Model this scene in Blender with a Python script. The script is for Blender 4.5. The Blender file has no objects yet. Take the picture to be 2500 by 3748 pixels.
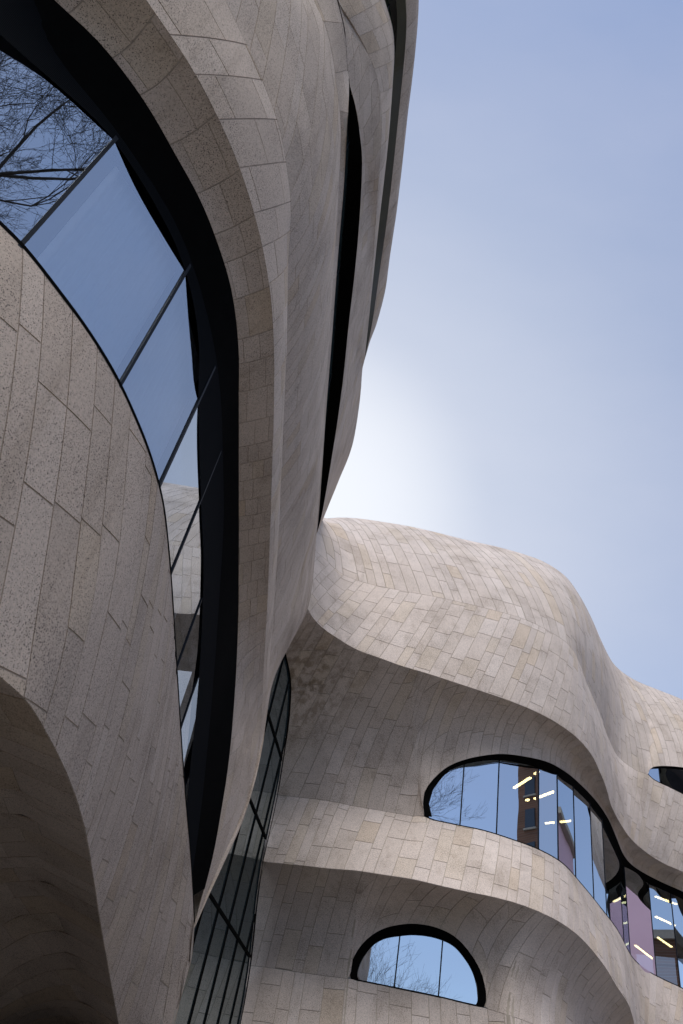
import bpy, math, random
import numpy as np
from mathutils import Vector, Matrix

random.seed(7); rng = np.random.default_rng(11)
scn = bpy.context.scene
COL = scn.collection

# ------------------------------------------------------------------ camera, sky, sun, exposure
CAM_ROT = [[0.97354, -0.228516, 0.0], [-0.150958, -0.643124, -0.750735], [0.171555, 0.730871, -0.660604]]
CAM_POS = np.array([0.0, 0.0, 1.6])
cam_d = bpy.data.cameras.new('camera'); cam = bpy.data.objects.new('camera', cam_d); COL.objects.link(cam)
cam_d.sensor_fit = 'VERTICAL'; cam_d.sensor_height = 36.0; cam_d.lens = 36.0*2811/3748
cam_d.clip_start = 0.05; cam_d.clip_end = 2000
mw = Matrix([[*CAM_ROT[i], CAM_POS[i]] for i in range(3)] + [[0, 0, 0, 1]])
cam.matrix_world = mw
scn.camera = cam

SUN_AZ, SUN_EL = math.radians(187.0), math.radians(60.0)   # veiled sun, high behind the camera
world = bpy.data.worlds.new('World'); scn.world = world; world.use_nodes = True
nt = world.node_tree; nt.nodes.clear()
def nd(t, typ, **kw):
    n = t.nodes.new(typ)
    for k, v in kw.items(): setattr(n, k, v)
    return n
sky = nd(nt, 'ShaderNodeTexSky', sky_type='NISHITA', sun_disc=False)
sky.sun_elevation = SUN_EL; sky.sun_rotation = SUN_AZ
sky.altitude = 50; sky.air_density = 1.0; sky.dust_density = 0.4; sky.ozone_density = 2.6
tc = nd(nt, 'ShaderNodeTexCoord')
mp = nd(nt, 'ShaderNodeMapping'); mp.inputs['Scale'].default_value = (1.0, 2.2, 3.0); mp.inputs['Rotation'].default_value = (0.3, 0.5, 0.6)
nz = nd(nt, 'ShaderNodeTexNoise'); nz.inputs['Scale'].default_value = 1.6; nz.inputs['Detail'].default_value = 7; nz.inputs['Roughness'].default_value = 0.55
rm = nd(nt, 'ShaderNodeMapRange'); rm.inputs['From Min'].default_value = 0.3; rm.inputs['From Max'].default_value = 0.75; rm.inputs['To Min'].default_value = 0.24; rm.inputs['To Max'].default_value = 0.55
mixc = nd(nt, 'ShaderNodeMix', data_type='RGBA'); mixc.inputs['B'].default_value = (2.5, 2.68, 3.55, 1)
bgn = nd(nt, 'ShaderNodeBackground'); bgn.inputs['Strength'].default_value = 0.10
out = nd(nt, 'ShaderNodeOutputWorld')
L = nt.links.new
L(tc.outputs['Generated'], mp.inputs['Vector']); L(mp.outputs['Vector'], nz.inputs['Vector'])
L(nz.outputs['Fac'], rm.inputs['Value']); L(rm.outputs['Result'], mixc.inputs['Factor'])
# pale veil of thin bright cloud low over the gap between the wings
vd = nd(nt, 'ShaderNodeVectorMath', operation='DOT_PRODUCT'); vd.inputs[1].default_value = (-0.075, 0.765, 0.640)
vm = nd(nt, 'ShaderNodeMapRange', interpolation_type='LINEAR'); vm.inputs['From Min'].default_value = math.cos(math.radians(50)); vm.inputs['From Max'].default_value = 1.0; vm.inputs['To Max'].default_value = 0.74
vp = nd(nt, 'ShaderNodeMath', operation='POWER'); vp.inputs[1].default_value = 2.3
veil = nd(nt, 'ShaderNodeMix', data_type='RGBA'); veil.inputs['B'].default_value = (5.4, 5.5, 5.6, 1)
L(tc.outputs['Generated'], vd.inputs[0]); L(vd.outputs['Value'], vm.inputs['Value']); L(vm.outputs['Result'], vp.inputs[0]); L(vp.outputs['Value'], veil.inputs['Factor'])
vm2 = nd(nt, 'ShaderNodeMapRange', interpolation_type='SMOOTHSTEP'); vm2.inputs['From Min'].default_value = math.cos(math.radians(16)); vm2.inputs['From Max'].default_value = 1.0; vm2.inputs['To Max'].default_value = 0.36
veil2 = nd(nt, 'ShaderNodeMix', data_type='RGBA'); veil2.inputs['B'].default_value = (6.6, 6.6, 6.5, 1)
L(vd.outputs['Value'], vm2.inputs['Value']); L(vm2.outputs['Result'], veil2.inputs['Factor'])
L(sky.outputs['Color'], mixc.inputs['A']); L(mixc.outputs['Result'], veil.inputs['A']); L(veil.outputs['Result'], veil2.inputs['A']); L(veil2.outputs['Result'], bgn.inputs['Color']); L(bgn.outputs['Background'], out.inputs['Surface'])

sd = bpy.data.lights.new('sun', 'SUN'); sd.energy = 1.5; sd.angle = math.radians(35); sd.color = (1.0, 0.985, 0.965)
so = bpy.data.objects.new('sun', sd); COL.objects.link(so)
sdir = Vector((math.sin(SUN_AZ)*math.cos(SUN_EL), math.cos(SUN_AZ)*math.cos(SUN_EL), math.sin(SUN_EL)))
so.rotation_euler = sdir.to_track_quat('Z', 'Y').to_euler(); so.location = (-3, 40, 60)
vs = scn.view_settings; vs.view_transform = 'Standard'; vs.look = 'None'; vs.gamma = 1.0; vs.exposure = 1.02; vs.use_curve_mapping = False

# ------------------------------------------------------------------ measured curves of the building, metres
CURVES = {
  'L0': [[-6.067,-0.753,3.8],[-4.459,0.997,3.8],[-3.096,2.89,3.8],[-1.977,4.928,3.8],[-1.843,5.212,3.8],[-1.761,5.742,3.8],[-1.704,6.38,3.8],[-1.68,7.16,3.8],[-1.699,8.136,3.8],[-1.766,9.552,3.8],[-1.769,11.2,3.663],[-1.701,12.7,3.443],[-1.513,14.2,3.033],[-1.423,14.9,2.85]],
  'L1': [[-6.53,-0.207,6.5],[-5.331,0.951,6.5],[-4.141,2.118,6.5],[-2.961,3.295,6.5],[-2.818,3.438,6.5],[-2.589,3.761,6.5],[-2.376,4.1,6.5],[-2.178,4.502,6.5],[-2.017,4.963,6.5],[-1.892,5.432,6.5],[-1.792,6.032,6.5],[-1.747,6.735,6.5],[-1.714,7.729,6.5],[-1.661,8.9,6.426],[-1.556,10.2,6.226],[-1.422,11.3,5.947],[-1.287,12.3,5.682],[-1.135,13.15,5.38],[-0.974,13.9,5.012],[-0.828,14.5,4.645]],
  'L1sil': [[-0.81,14.6,4.59],[-0.735,14.85,4.204],[-0.744,15.0,3.778],[-0.743,15.1,3.292],[-0.76,15.2,3.008]],
  'K1': [[-7.43,-0.551,9.05],[-6.19,0.572,9.05],[-4.897,1.623,9.05],[-3.549,2.601,9.05],[-3.152,2.873,9.05],[-2.758,3.286,9.05],[-2.462,3.724,9.05],[-2.186,4.165,9.05],[-1.985,4.619,9.05],[-1.816,5.126,9.05],[-1.69,5.891,9.05],[-1.637,6.792,9.05],[-1.583,7.835,9.05],[-1.451,10.38,9.05],[-1.3,12.4,8.782],[-1.121,13.3,8.039],[-0.97,13.9,7.219],[-0.889,14.2,6.531],[-0.822,14.4,5.759],[-0.813,14.5,5.203],[-0.815,14.55,4.605]],
  'S1': [[-6.324,-1.029,9.45],[-5.135,0.14,9.45],[-3.975,1.337,9.45],[-2.846,2.562,9.45],[-2.452,3.0,9.45],[-2.229,3.315,9.45],[-1.936,3.818,9.45],[-1.713,4.348,9.45],[-1.552,4.841,9.45],[-1.414,5.452,9.45],[-1.321,6.146,9.45],[-1.226,7.245,9.45],[-1.111,9.048,9.45],[-0.972,11.4,9.464],[-0.821,13.9,9.302],[-0.596,15.7,8.559],[-0.522,15.7,7.706],[-0.571,15.5,6.814],[-0.688,15.15,5.936],[-0.761,14.9,5.319],[-0.814,14.6,4.603]],
  'S2': [[-5.477,-0.679,11.0],[-4.313,0.533,11.0],[-3.257,1.823,11.0],[-2.31,3.19,11.0],[-2.054,3.593,11.0],[-1.802,4.081,11.0],[-1.637,4.637,11.0],[-1.546,5.083,11.0],[-1.504,5.841,11.0],[-1.389,7.305,11.0],[-1.277,9.117,11.0],[-1.127,11.404,11.0],[-0.923,13.7,10.544],[-0.677,15.6,9.53],[-0.574,16.1,8.745],[-0.505,15.85,7.864],[-0.548,15.55,6.836],[-0.676,15.15,5.923],[-0.757,14.9,5.305],[-0.812,14.6,4.596]],
  'W2s': [[-5.065,-0.041,16.0],[-3.911,1.192,16.0],[-2.903,2.52,16.0],[-2.043,3.942,16.0],[-1.962,4.093,16.0],[-1.792,4.469,16.0],[-1.598,5.201,16.0],[-1.477,5.365,15.4],[-1.39,5.627,15.0],[-1.282,6.431,14.8],[-1.169,7.959,14.8],[-1.004,9.988,14.8],[-0.863,11.812,14.8],[-0.672,13.9,14.739],[-0.575,16.5,15.527]],
  'S2b': [[-5.73,-0.062,14.9],[-4.549,1.119,14.9],[-3.421,2.346,14.9],[-2.346,3.619,14.9],[-2.187,3.815,14.9],[-2.02,4.04,14.9],[-1.821,4.464,14.9],[-1.668,4.918,14.9],[-1.546,5.337,14.9],[-1.476,5.643,14.9],[-1.345,6.353,14.6],[-1.203,7.823,14.55],[-1.03,9.812,14.55],[-0.882,11.555,14.5],[-0.694,13.7,14.54],[-0.591,16.3,15.351]],
  'sil': [[-0.563,17.4,15.869],[-0.499,17.7,15.542],[-0.365,18.1,14.74],[-0.307,18.3,13.882],[-0.398,18.2,13.238],[-0.577,17.8,12.191],[-0.762,17.2,10.96],[-0.639,16.7,9.779],[-0.531,16.2,8.759],[-0.474,15.9,7.939],[-0.504,15.6,6.847],[-0.641,15.15,5.829],[-0.726,14.9,5.253],[-0.813,14.62,4.601]],
  'K2': [[-5.065,-0.041,16.0],[-3.911,1.192,16.0],[-2.903,2.52,16.0],[-2.043,3.942,16.0],[-1.962,4.093,16.0],[-1.792,4.469,16.0],[-1.598,5.201,16.0],[-1.451,5.669,16.25],[-1.321,6.226,16.55],[-1.208,6.807,16.8],[-1.134,7.371,16.9],[-1.027,8.306,16.9],[-0.939,9.337,16.9],[-0.845,10.842,16.9],[-0.747,12.138,16.9],[-0.683,13.285,16.9],[-0.625,14.9,16.919],[-0.573,16.2,16.625],[-0.541,17.1,16.222],[-0.563,17.4,15.869]],
  'S3': [[-5.061,-0.041,16.02],[-3.907,1.193,16.02],[-2.902,2.523,16.02],[-2.045,3.947,16.02],[-1.961,4.106,16.05],[-1.867,4.26,16.2],[-1.727,4.558,16.6],[-1.46,5.163,17.3],[-1.313,5.476,17.55],[-1.146,6.022,17.9],[-0.999,6.636,17.9],[-0.881,7.534,17.9],[-0.741,9.409,18.7],[-0.585,11.512,19.6],[-0.371,14.351,20.4]],
  'W3s': [[-4.62,1.076,20.2],[-3.464,2.305,20.2],[-2.447,3.626,20.2],[-1.57,5.038,20.2],[-1.301,5.522,20.2],[-1.178,5.931,20.2],[-1.109,6.359,20.2],[-0.97,7.635,20.2],[-0.848,9.127,20.2],[-0.718,10.617,20.25],[-0.596,11.957,20.3],[-0.371,14.351,20.4]],
  'K3': [[-3.744,0.914,21.2],[-2.619,2.232,21.2],[-1.771,3.667,21.2],[-1.2,5.218,21.2],[-1.09,5.63,21.2],[-1.007,6.146,21.2],[-0.866,7.481,21.2],[-0.731,8.811,21.2],[-0.604,10.299,21.2],[-0.498,11.976,21.2],[-0.386,13.35,20.7],[-0.371,14.351,20.4]],
  'H3': [[-3.97,0.909,20.95],[-2.842,2.221,20.95],[-1.982,3.648,20.95],[-1.39,5.192,20.95],[-1.278,5.583,20.95],[-1.199,6.102,20.95],[-1.165,6.459,20.95],[-1.143,6.655,20.85],[-1.015,7.904,20.85],[-0.888,9.449,20.85],[-0.734,11.129,20.85],[-0.579,12.43,20.6],[-0.371,14.351,20.4]],
  'SKa': [[-3.328,0.971,22.0],[-2.212,2.324,22.0],[-1.421,3.791,22.0],[-0.956,5.372,22.0],[-0.876,5.808,22.0],[-0.77,6.635,22.0],[-0.662,7.85,22.0],[-0.561,8.834,22.0],[-0.419,10.343,22.0],[-0.332,11.68,22.0],[-0.24,12.996,22.0],[-0.279,13.77,21.7],[-0.344,13.963,21.0],[-0.371,14.351,20.4]],
  'SKb': [[-0.371,14.351,20.4],[-0.39,14.985,20.8],[-0.257,16.974,21.6],[-0.17,19.156,22.0],[-0.202,19.958,22.0],[-0.37,21.353,22.0],[-0.648,23.707,22.0]],
  'G0': [[-7.037,-1.397,8.759],[-5.864,-0.202,8.759],[-4.77,1.055,8.759],[-3.754,2.375,8.759],[-3.43,2.822,8.569],[-2.91,3.364,8.532],[-2.598,3.769,8.535],[-2.318,4.251,8.586],[-2.076,4.832,8.555],[-1.881,5.559,8.519],[-1.786,6.26,8.533],[-1.732,7.481,8.641],[-1.67,8.829,8.631],[-1.617,10.147,8.398],[-1.527,11.332,7.931],[-1.37,12.771,7.082],[-1.223,13.517,6.243],[-1.118,13.986,5.531],[-1.045,14.289,4.924]],
  'G1': [[-6.961,-1.381,7.989],[-5.792,-0.181,7.989],[-4.712,1.089,7.989],[-3.721,2.426,7.989],[-3.589,2.617,8.08],[-3.32,2.95,8.276],[-2.912,3.363,8.428],[-2.565,3.824,8.436],[-2.27,4.349,8.432],[-2.128,4.687,8.383],[-2.01,5.021,8.282],[-1.912,5.391,8.113],[-1.844,5.792,7.869],[-1.74,7.283,7.688],[-1.681,8.655,7.674],[-1.601,10.407,7.351],[-1.519,11.449,6.878],[-1.432,12.37,6.278],[-1.319,13.046,5.69],[-1.124,13.958,5.029]],
  'W1m': [[-2.841,3.433,6.514],[-2.155,4.603,6.556],[-1.83,5.87,6.571],[-1.738,7.342,6.545],[-1.64,9.301,6.366],[-1.474,10.947,6.055],[-1.255,12.511,5.626]],
  'RS': [[-2.911,25.131,24.5],[-1.711,26.231,24.5],[-0.711,26.731,24.5],[-0.097,26.449,24.5],[0.777,26.197,24.5],[2.039,26.022,24.5],[3.305,25.906,24.5],[4.595,25.905,24.5],[5.892,25.933,24.5],[7.173,25.904,24.5],[8.491,25.99,24.5],[9.31,26.137,24.5],[10.072,26.445,24.5],[10.771,26.889,24.5],[11.508,27.616,24.5],[12.252,28.486,24.5],[12.968,29.411,24.5],[13.942,30.767,24.5],[14.958,32.117,24.5],[15.493,32.724,24.5],[16.196,33.274,24.5],[17.164,33.762,24.5],[18.537,34.121,24.5],[20.064,34.519,24.5],[22.338,35.75,24.5],[24.446,37.248,24.5],[26.355,38.993,24.5],[28.037,40.957,24.5],[29.468,43.111,24.5]],
  'R1': [[-2.136,19.067,18.3],[-1.236,20.467,18.3],[-0.636,21.267,18.3],[-0.118,21.711,18.3],[0.475,22.25,18.3],[0.92,22.4,18.3],[1.551,22.479,18.3],[2.696,22.437,18.3],[4.016,22.322,18.3],[5.255,22.294,18.3],[6.298,22.319,18.3],[7.368,22.421,18.3],[8.569,22.862,18.3],[9.242,23.247,18.3],[9.872,23.925,18.3],[11.062,25.749,18.3],[12.274,27.52,18.3],[13.345,29.192,18.2],[14.324,30.369,18.05],[15.342,30.948,17.95],[16.188,31.327,17.9],[16.966,31.502,17.85],[17.875,31.812,17.8],[20.14,33.063,17.8],[22.235,34.581,17.8],[24.13,36.343,17.8],[25.796,38.323,17.8],[27.208,40.491,17.8]],
  'R2': [[-1.841,16.83,14.35],[-0.941,18.23,14.35],[-0.341,19.03,14.35],[-0.115,19.459,14.35],[0.298,19.923,14.35],[0.786,20.269,14.35],[1.471,20.648,14.35],[2.111,20.789,14.35],[2.963,20.975,14.35],[3.8,21.06,14.35],[4.834,21.228,14.35],[5.699,21.367,14.35],[6.67,21.549,14.35],[7.699,21.866,14.35],[8.611,22.328,14.35],[9.388,22.888,14.35],[10.226,23.777,14.35],[10.958,24.841,14.35],[11.559,25.784,14.35],[12.39,27.241,14.35],[13.252,28.491,14.35],[14.268,29.758,14.35],[15.255,30.658,14.35],[16.465,31.462,14.35],[17.467,31.862,14.35],[19.553,33.388,14.35],[21.437,35.157,14.35],[23.091,37.142,14.35],[24.491,39.314,14.35],[25.616,41.641,14.35]],
  'W4b': [[4.546,22.947,10.65],[4.715,22.958,10.6],[4.876,23.005,10.6],[5.074,22.987,10.6],[5.58,22.957,10.6],[6.347,22.904,10.6],[7.263,23.068,10.6],[8.237,23.369,10.6],[9.135,23.903,10.58],[10.268,25.188,10.55],[11.564,26.785,10.5],[12.878,28.471,10.45],[14.721,31.248,10.4],[15.755,32.308,10.38],[16.708,32.88,10.35],[17.663,33.277,10.3],[19.73,34.824,10.3],[21.593,36.612,10.3],[23.224,38.614,10.3],[24.599,40.799,10.3],[25.698,43.136,10.3]],
  'W4t': [[4.546,22.947,10.65],[4.453,22.922,10.833],[4.412,22.886,11.148],[4.457,22.834,11.386],[4.646,22.788,11.733],[5.045,22.777,12.237],[5.55,22.706,12.575],[6.15,22.624,12.832],[6.796,22.717,13.088],[7.611,22.926,13.287],[8.489,23.305,13.479],[9.291,23.934,13.627],[10.4,25.225,13.906],[11.654,26.788,14.13],[12.599,28.003,14.134],[13.49,29.331,14.038],[14.137,30.305,13.941],[14.947,31.348,13.981],[15.96,32.246,14.073],[17.093,32.835,14.074],[17.886,32.816,13.905],[20.064,34.219,13.905],[22.055,35.877,13.905],[23.829,37.766,13.905],[25.36,39.856,13.905],[26.624,42.117,13.905]],
  'R3': [[-2.373,23.587,10.62],[-1.073,23.787,10.62],[0.027,23.887,10.62],[0.824,23.684,10.62],[1.675,23.444,10.62],[2.542,23.375,10.62],[3.549,23.212,10.62],[4.234,23.106,10.62]],
  'R4': [[-2.338,22.719,8.35],[-1.038,22.919,8.35],[0.062,23.019,8.35],[0.791,22.71,8.35],[1.932,22.28,8.35],[2.66,21.917,8.35],[3.404,21.738,8.35],[4.139,21.562,8.35],[4.908,21.561,8.35],[5.668,21.525,8.35],[6.415,21.455,8.35],[7.229,21.594,8.35],[8.169,22.055,8.35],[9.398,23.181,8.35],[10.482,24.256,8.1],[11.512,25.693,7.95],[12.274,26.669,7.8],[12.994,27.896,7.65],[13.571,28.977,7.5],[14.771,30.777,7.5],[17.071,32.577,7.5],[20.571,34.777,7.5],[26.571,39.977,7.5]],
  'R5': [[-2.031,24.434,6.1],[-0.731,24.634,6.1],[0.369,24.734,6.1],[1.069,24.417,6.1],[1.832,24.14,6.1],[2.703,23.719,6.1],[3.051,23.546,6.1]],
  'R5r': [[7.162,22.373,5.9],[7.868,22.725,5.9],[8.596,23.255,5.9],[9.462,24.277,5.9],[11.062,26.477,5.9],[12.662,29.277,5.9],[15.462,32.077,5.9],[20.462,35.277,5.9],[26.462,40.277,5.9]],
  'W5b': [[3.114,23.595,6.131],[3.292,23.558,6.109],[3.524,23.51,6.107],[4.262,23.353,6.097],[5.419,23.104,6.078],[6.068,22.962,6.047],[6.576,22.85,6.033]],
  'W5t': [[3.114,23.595,6.131],[3.048,23.57,6.28],[3.063,23.535,6.52],[3.177,23.48,6.811],[3.417,23.396,7.149],[3.755,23.293,7.418],[4.19,23.165,7.593],[4.632,23.076,7.689],[5.163,22.959,7.686],[5.7,22.841,7.531],[6.087,22.754,7.228],[6.405,22.736,6.859],[6.57,22.748,6.495],[6.62,22.785,6.19],[6.576,22.85,6.033]],
  'Wrt': [[16.033,31.262,18.061],[16.088,31.254,18.254],[16.256,31.273,18.446],[16.572,31.309,18.599],[17.29,31.518,18.859],[17.99,31.727,19.051],[18.736,31.867,19.161],[21.736,33.667,19.111],[25.236,36.867,19.061],[27.736,40.367,19.061]],
  'Wrb': [[16.033,31.262,18.061],[16.262,31.347,17.946],[16.525,31.408,17.891],[16.923,31.496,17.858],[17.875,31.812,17.8],[18.571,31.946,17.671],[21.571,33.746,17.621],[25.071,36.946,17.571],[27.571,40.446,17.571]],
  'CW': [[-0.782,17.992,12.128],[-0.634,18.617,12.372],[-0.478,19.272,12.411],[-0.307,19.992,12.258],[-0.142,20.687,11.605],[-0.042,21.109,10.609],[0.027,21.399,9.719],[0.047,21.483,8.781],[0.053,21.506,7.928],[0.14,21.874,7.116],[0.335,22.693,5.879],[0.406,22.994,5.054],[0.424,23.07,4.49],[0.448,23.171,3.965]],
  'lamps': [[8.477,26.714,13.9],[8.708,25.576,13.9],[8.747,25.233,13.9],[8.783,24.975,13.9],[9.424,27.219,13.9],[9.811,26.236,13.9],[9.214,27.531,13.9],[9.259,27.368,13.9],[10.534,29.148,13.9],[10.813,28.86,13.9],[10.964,28.709,13.9],[11.303,28.334,13.9],[17.278,34.08,13.9],[18.39,34.426,13.9],[18.442,36.556,13.9],[19.669,37.157,13.9],[19.878,39.374,13.9],[21.038,40.315,13.9],[19.637,41.377,13.9],[21.332,42.949,13.9]],
  'W4m': [[5.58,22.957,10.6],[6.82,22.989,10.6],[8.343,23.432,10.598],[9.135,23.903,10.58],[10.218,25.131,10.551],[11.328,26.495,10.509],[12.339,27.78,10.471],[14.721,31.248,10.4],[16.464,32.733,10.358],[17.663,33.277,10.3]],
  'W5m': [[4.262,23.353,6.097],[5.419,23.104,6.078]],
}
CV = {k: np.array(v) for k, v in CURVES.items()}

# ------------------------------------------------------------------ materials
def mat(name):
    m = bpy.data.materials.new(name); m.use_nodes = True
    t = m.node_tree; b = t.nodes['Principled BSDF']; return m, t, b
def ramp(t, src, stops, interp='LINEAR'):
    r = nd(t, 'ShaderNodeValToRGB'); r.color_ramp.interpolation = interp
    e = r.color_ramp.elements
    while len(e) < len(stops): e.new(0.5)
    for q, (p, c) in zip(e, stops): q.position = p; q.color = (*c, 1) if len(c) == 3 else c
    t.links.new(src, r.inputs['Fac']); return r
def noise(t, vec, scale, detail=2, rough=0.5):
    n = nd(t, 'ShaderNodeTexNoise'); n.inputs['Scale'].default_value = scale; n.inputs['Detail'].default_value = detail; n.inputs['Roughness'].default_value = rough
    t.links.new(vec, n.inputs['Vector']); return n
def mul(t, a, b, fac=1.0, mode='MULTIPLY'):
    n = nd(t, 'ShaderNodeMix', data_type='RGBA', blend_type=mode); n.inputs['Factor'].default_value = fac
    for s, i in ((a, 'A'), (b, 'B')):
        if isinstance(s, tuple): n.inputs[i].default_value = (*s, 1)
        else: t.links.new(s, n.inputs[i])
    return n.outputs['Result']

def granite(name, tinted=True):
    m, t, b = mat(name)
    o = nd(t, 'ShaderNodeTexCoord').outputs['Object']
    n1 = noise(t, o, 85, 2, 0.6); n2 = noise(t, o, 38, 3, 0.6); n3 = noise(t, o, 0.55, 5, 0.62)
    n5 = noise(t, o, 1.1, 2); mm_ = nd(t, 'ShaderNodeMath', operation='MULTIPLY_ADD'); mm_.inputs[1].default_value = 0.16; t.links.new(n5.outputs['Fac'], mm_.inputs[0])
    m2_ = nd(t, 'ShaderNodeMath', operation='SUBTRACT'); m2_.inputs[1].default_value = 0.08; t.links.new(n1.outputs['Fac'], m2_.inputs[0]); t.links.new(m2_.outputs[0], mm_.inputs[2])
    flecks = ramp(t, mm_.outputs[0], [(0.0, (0.10, 0.10, 0.11)), (0.36, (0.16, 0.16, 0.17)), (0.42, (1, 1, 1)), (1, (1.06, 1.05, 1.04))])
    grain = ramp(t, n2.outputs['Fac'], [(0.3, (0.80, 0.78, 0.78)), (0.5, (1, 0.99, 0.98)), (0.7, (1.12, 1.08, 1.06))])
    dirt = ramp(t, n3.outputs['Fac'], [(0.30, (0.72, 0.69, 0.64)), (0.5, (1, 1, 1)), (1, (1.0, 1.0, 1.0))])
    ms = nd(t, 'ShaderNodeMapping'); ms.inputs['Scale'].default_value = (2.6, 2.6, 0.22); t.links.new(o, ms.inputs['Vector'])
    n4 = noise(t, ms.outputs['Vector'], 1.3, 5, 0.65)
    streak = ramp(t, n4.outputs['Fac'], [(0.28, (0.66, 0.63, 0.58)), (0.46, (1, 1, 1)), (1, (1.03, 1.03, 1.03))])
    if tinted:
        a = nd(t, 'ShaderNodeAttribute', attribute_name='tint').outputs['Color']
    else:
        r = nd(t, 'ShaderNodeRGB'); r.outputs[0].default_value = (0.42, 0.37, 0.335, 1); a = r.outputs[0]
    c = mul(t, a, flecks.outputs['Color']); c = mul(t, c, grain.outputs['Color']); c = mul(t, c, dirt.outputs['Color'], 0.55); c = mul(t, c, streak.outputs['Color'], 0.5)
    # old run-off stain in the inner corner of the far wing
    gp_ = nd(t, 'ShaderNodeNewGeometry').outputs['Position']
    dv = nd(t, 'ShaderNodeVectorMath', operation='DISTANCE'); dv.inputs[1].default_value = (0.1, 21.3, 13.0); t.links.new(gp_, dv.inputs[0])
    dm = nd(t, 'ShaderNodeMapRange'); dm.inputs['From Min'].default_value = 2.4; dm.inputs['From Max'].default_value = 0.6; t.links.new(dv.outputs['Value'], dm.inputs['Value'])
    ms2 = nd(t, 'ShaderNodeMapping'); ms2.inputs['Scale'].default_value = (3.0, 3.0, 0.7); ms2.inputs['Rotation'].default_value = (0, 0.45, 0); t.links.new(gp_, ms2.inputs['Vector'])
    sr = ramp(t, noise(t, ms2.outputs['Vector'], 1.5, 4, 0.6).outputs['Fac'], [(0.42, (0, 0, 0)), (0.6, (1, 1, 1))])
    pm = nd(t, 'ShaderNodeMath', operation='MULTIPLY'); t.links.new(dm.outputs[0], pm.inputs[0]); t.links.new(sr.outputs['Color'], pm.inputs[1])
    sm = nd(t, 'ShaderNodeMix', data_type='RGBA', blend_type='MULTIPLY'); t.links.new(pm.outputs[0], sm.inputs['Factor']); t.links.new(c, sm.inputs['A']); sm.inputs['B'].default_value = (0.5, 0.46, 0.40, 1)
    c = sm.outputs['Result']
    t.links.new(c, b.inputs['Base Color']); b.inputs['Roughness'].default_value = 0.78
    b.inputs['Specular IOR Level'].default_value = 0.25
    bp = nd(t, 'ShaderNodeBump'); bp.inputs['Strength'].default_value = 0.25; bp.inputs['Distance'].default_value = 0.004
    t.links.new(n2.outputs['Fac'], bp.inputs['Height']); t.links.new(bp.outputs['Normal'], b.inputs['Normal'])
    return m
M_STONE = granite('pink_granite')
def flat(name, col, rough=0.6, spec=0.4, metal=0.0, var=0.0, scale=6):
    m, t, b = mat(name)
    b.inputs['Roughness'].default_value = rough; b.inputs['Specular IOR Level'].default_value = spec; b.inputs['Metallic'].default_value = metal
    o = nd(t, 'ShaderNodeTexCoord').outputs['Object']
    n = noise(t, o, scale, 4, 0.6)
    r = ramp(t, n.outputs['Fac'], [(0.3, tuple(c*(1-var) for c in col)), (0.7, tuple(min(1, c*(1+var)) for c in col))])
    t.links.new(r.outputs['Color'], b.inputs['Base Color']); return m
M_JOINT = flat('sealant_joint', (0.44, 0.365, 0.29), 0.9, 0.1, 0, 0.2, 3)
M_JOINT_FAR = flat('grey_mortar', (0.35, 0.295, 0.235), 0.9, 0.1, 0, 0.2, 3)
M_BLACK = flat('black_metal', (0.0035, 0.0033, 0.003), 0.8, 0.02, 0, 0.15)
M_BRONZE = flat('bronze_metal', (0.06, 0.05, 0.026), 0.6, 0.15, 0.0, 0.15, 2)
M_MULL = flat('mullion_metal', (0.012, 0.014, 0.018), 0.5, 0.12, 0, 0.1)
M_ROOF = flat('roof_membrane', (0.30, 0.29, 0.27), 0.9, 0.2, 0, 0.15, 1)
M_ROOM = flat('interior_paint', (0.10, 0.10, 0.11), 0.9, 0.1, 0, 0.1, 1)
M_BLIND = flat('pink_blind', (0.62, 0.42, 0.47), 0.8, 0.2, 0, 0.05, 1)

def glass(name, fac, gloss, trans, wav=0.0, top=1.0):
    m = bpy.data.materials.new(name); m.use_nodes = True; t = m.node_tree; t.nodes.clear()
    o = nd(t, 'ShaderNodeOutputMaterial'); mx = nd(t, 'ShaderNodeMixShader')
    g = nd(t, 'ShaderNodeBsdfGlossy'); g.inputs['Color'].default_value = (*gloss, 1); g.inputs['Roughness'].default_value = 0.0
    tr = nd(t, 'ShaderNodeBsdfTransparent'); tr.inputs['Color'].default_value = (*trans, 1)
    fr = nd(t, 'ShaderNodeLayerWeight'); fr.inputs['Blend'].default_value = 0.25
    mr = nd(t, 'ShaderNodeMapRange'); mr.inputs['To Min'].default_value = fac; mr.inputs['To Max'].default_value = top
    t.links.new(fr.outputs['Fresnel'], mr.inputs['Value']); t.links.new(mr.outputs['Result'], mx.inputs['Fac'])
    t.links.new(tr.outputs[0], mx.inputs[1]); t.links.new(g.outputs[0], mx.inputs[2]); t.links.new(mx.outputs[0], o.inputs['Surface'])
    if wav:
        tcn = nd(t, 'ShaderNodeTexCoord'); n = noise(t, tcn.outputs['Object'], 0.9, 1, 0.4)
        bp = nd(t, 'ShaderNodeBump'); bp.inputs['Strength'].default_value = wav; bp.inputs['Distance'].default_value = 0.02
        t.links.new(n.outputs['Fac'], bp.inputs['Height']); t.links.new(bp.outputs['Normal'], g.inputs['Normal'])
    return m
M_GLASS = glass('coated_glass', 0.58, (0.82, 0.90, 0.99), (0.42, 0.46, 0.5), 0.05)
def dark_glass():
    m = glass('dark_glass', 0.13, (0.75, 0.85, 0.88), (0, 0, 0), 0.03, 0.4); t = m.node_tree
    d = nd(t, 'ShaderNodeBsdfDiffuse'); d.inputs['Color'].default_value = (0.022, 0.032, 0.034, 1)
    mx = [n for n in t.nodes if n.type == 'MIX_SHADER'][0]; t.links.new(d.outputs[0], mx.inputs[1]); return m
M_DARKGL = dark_glass()
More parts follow.
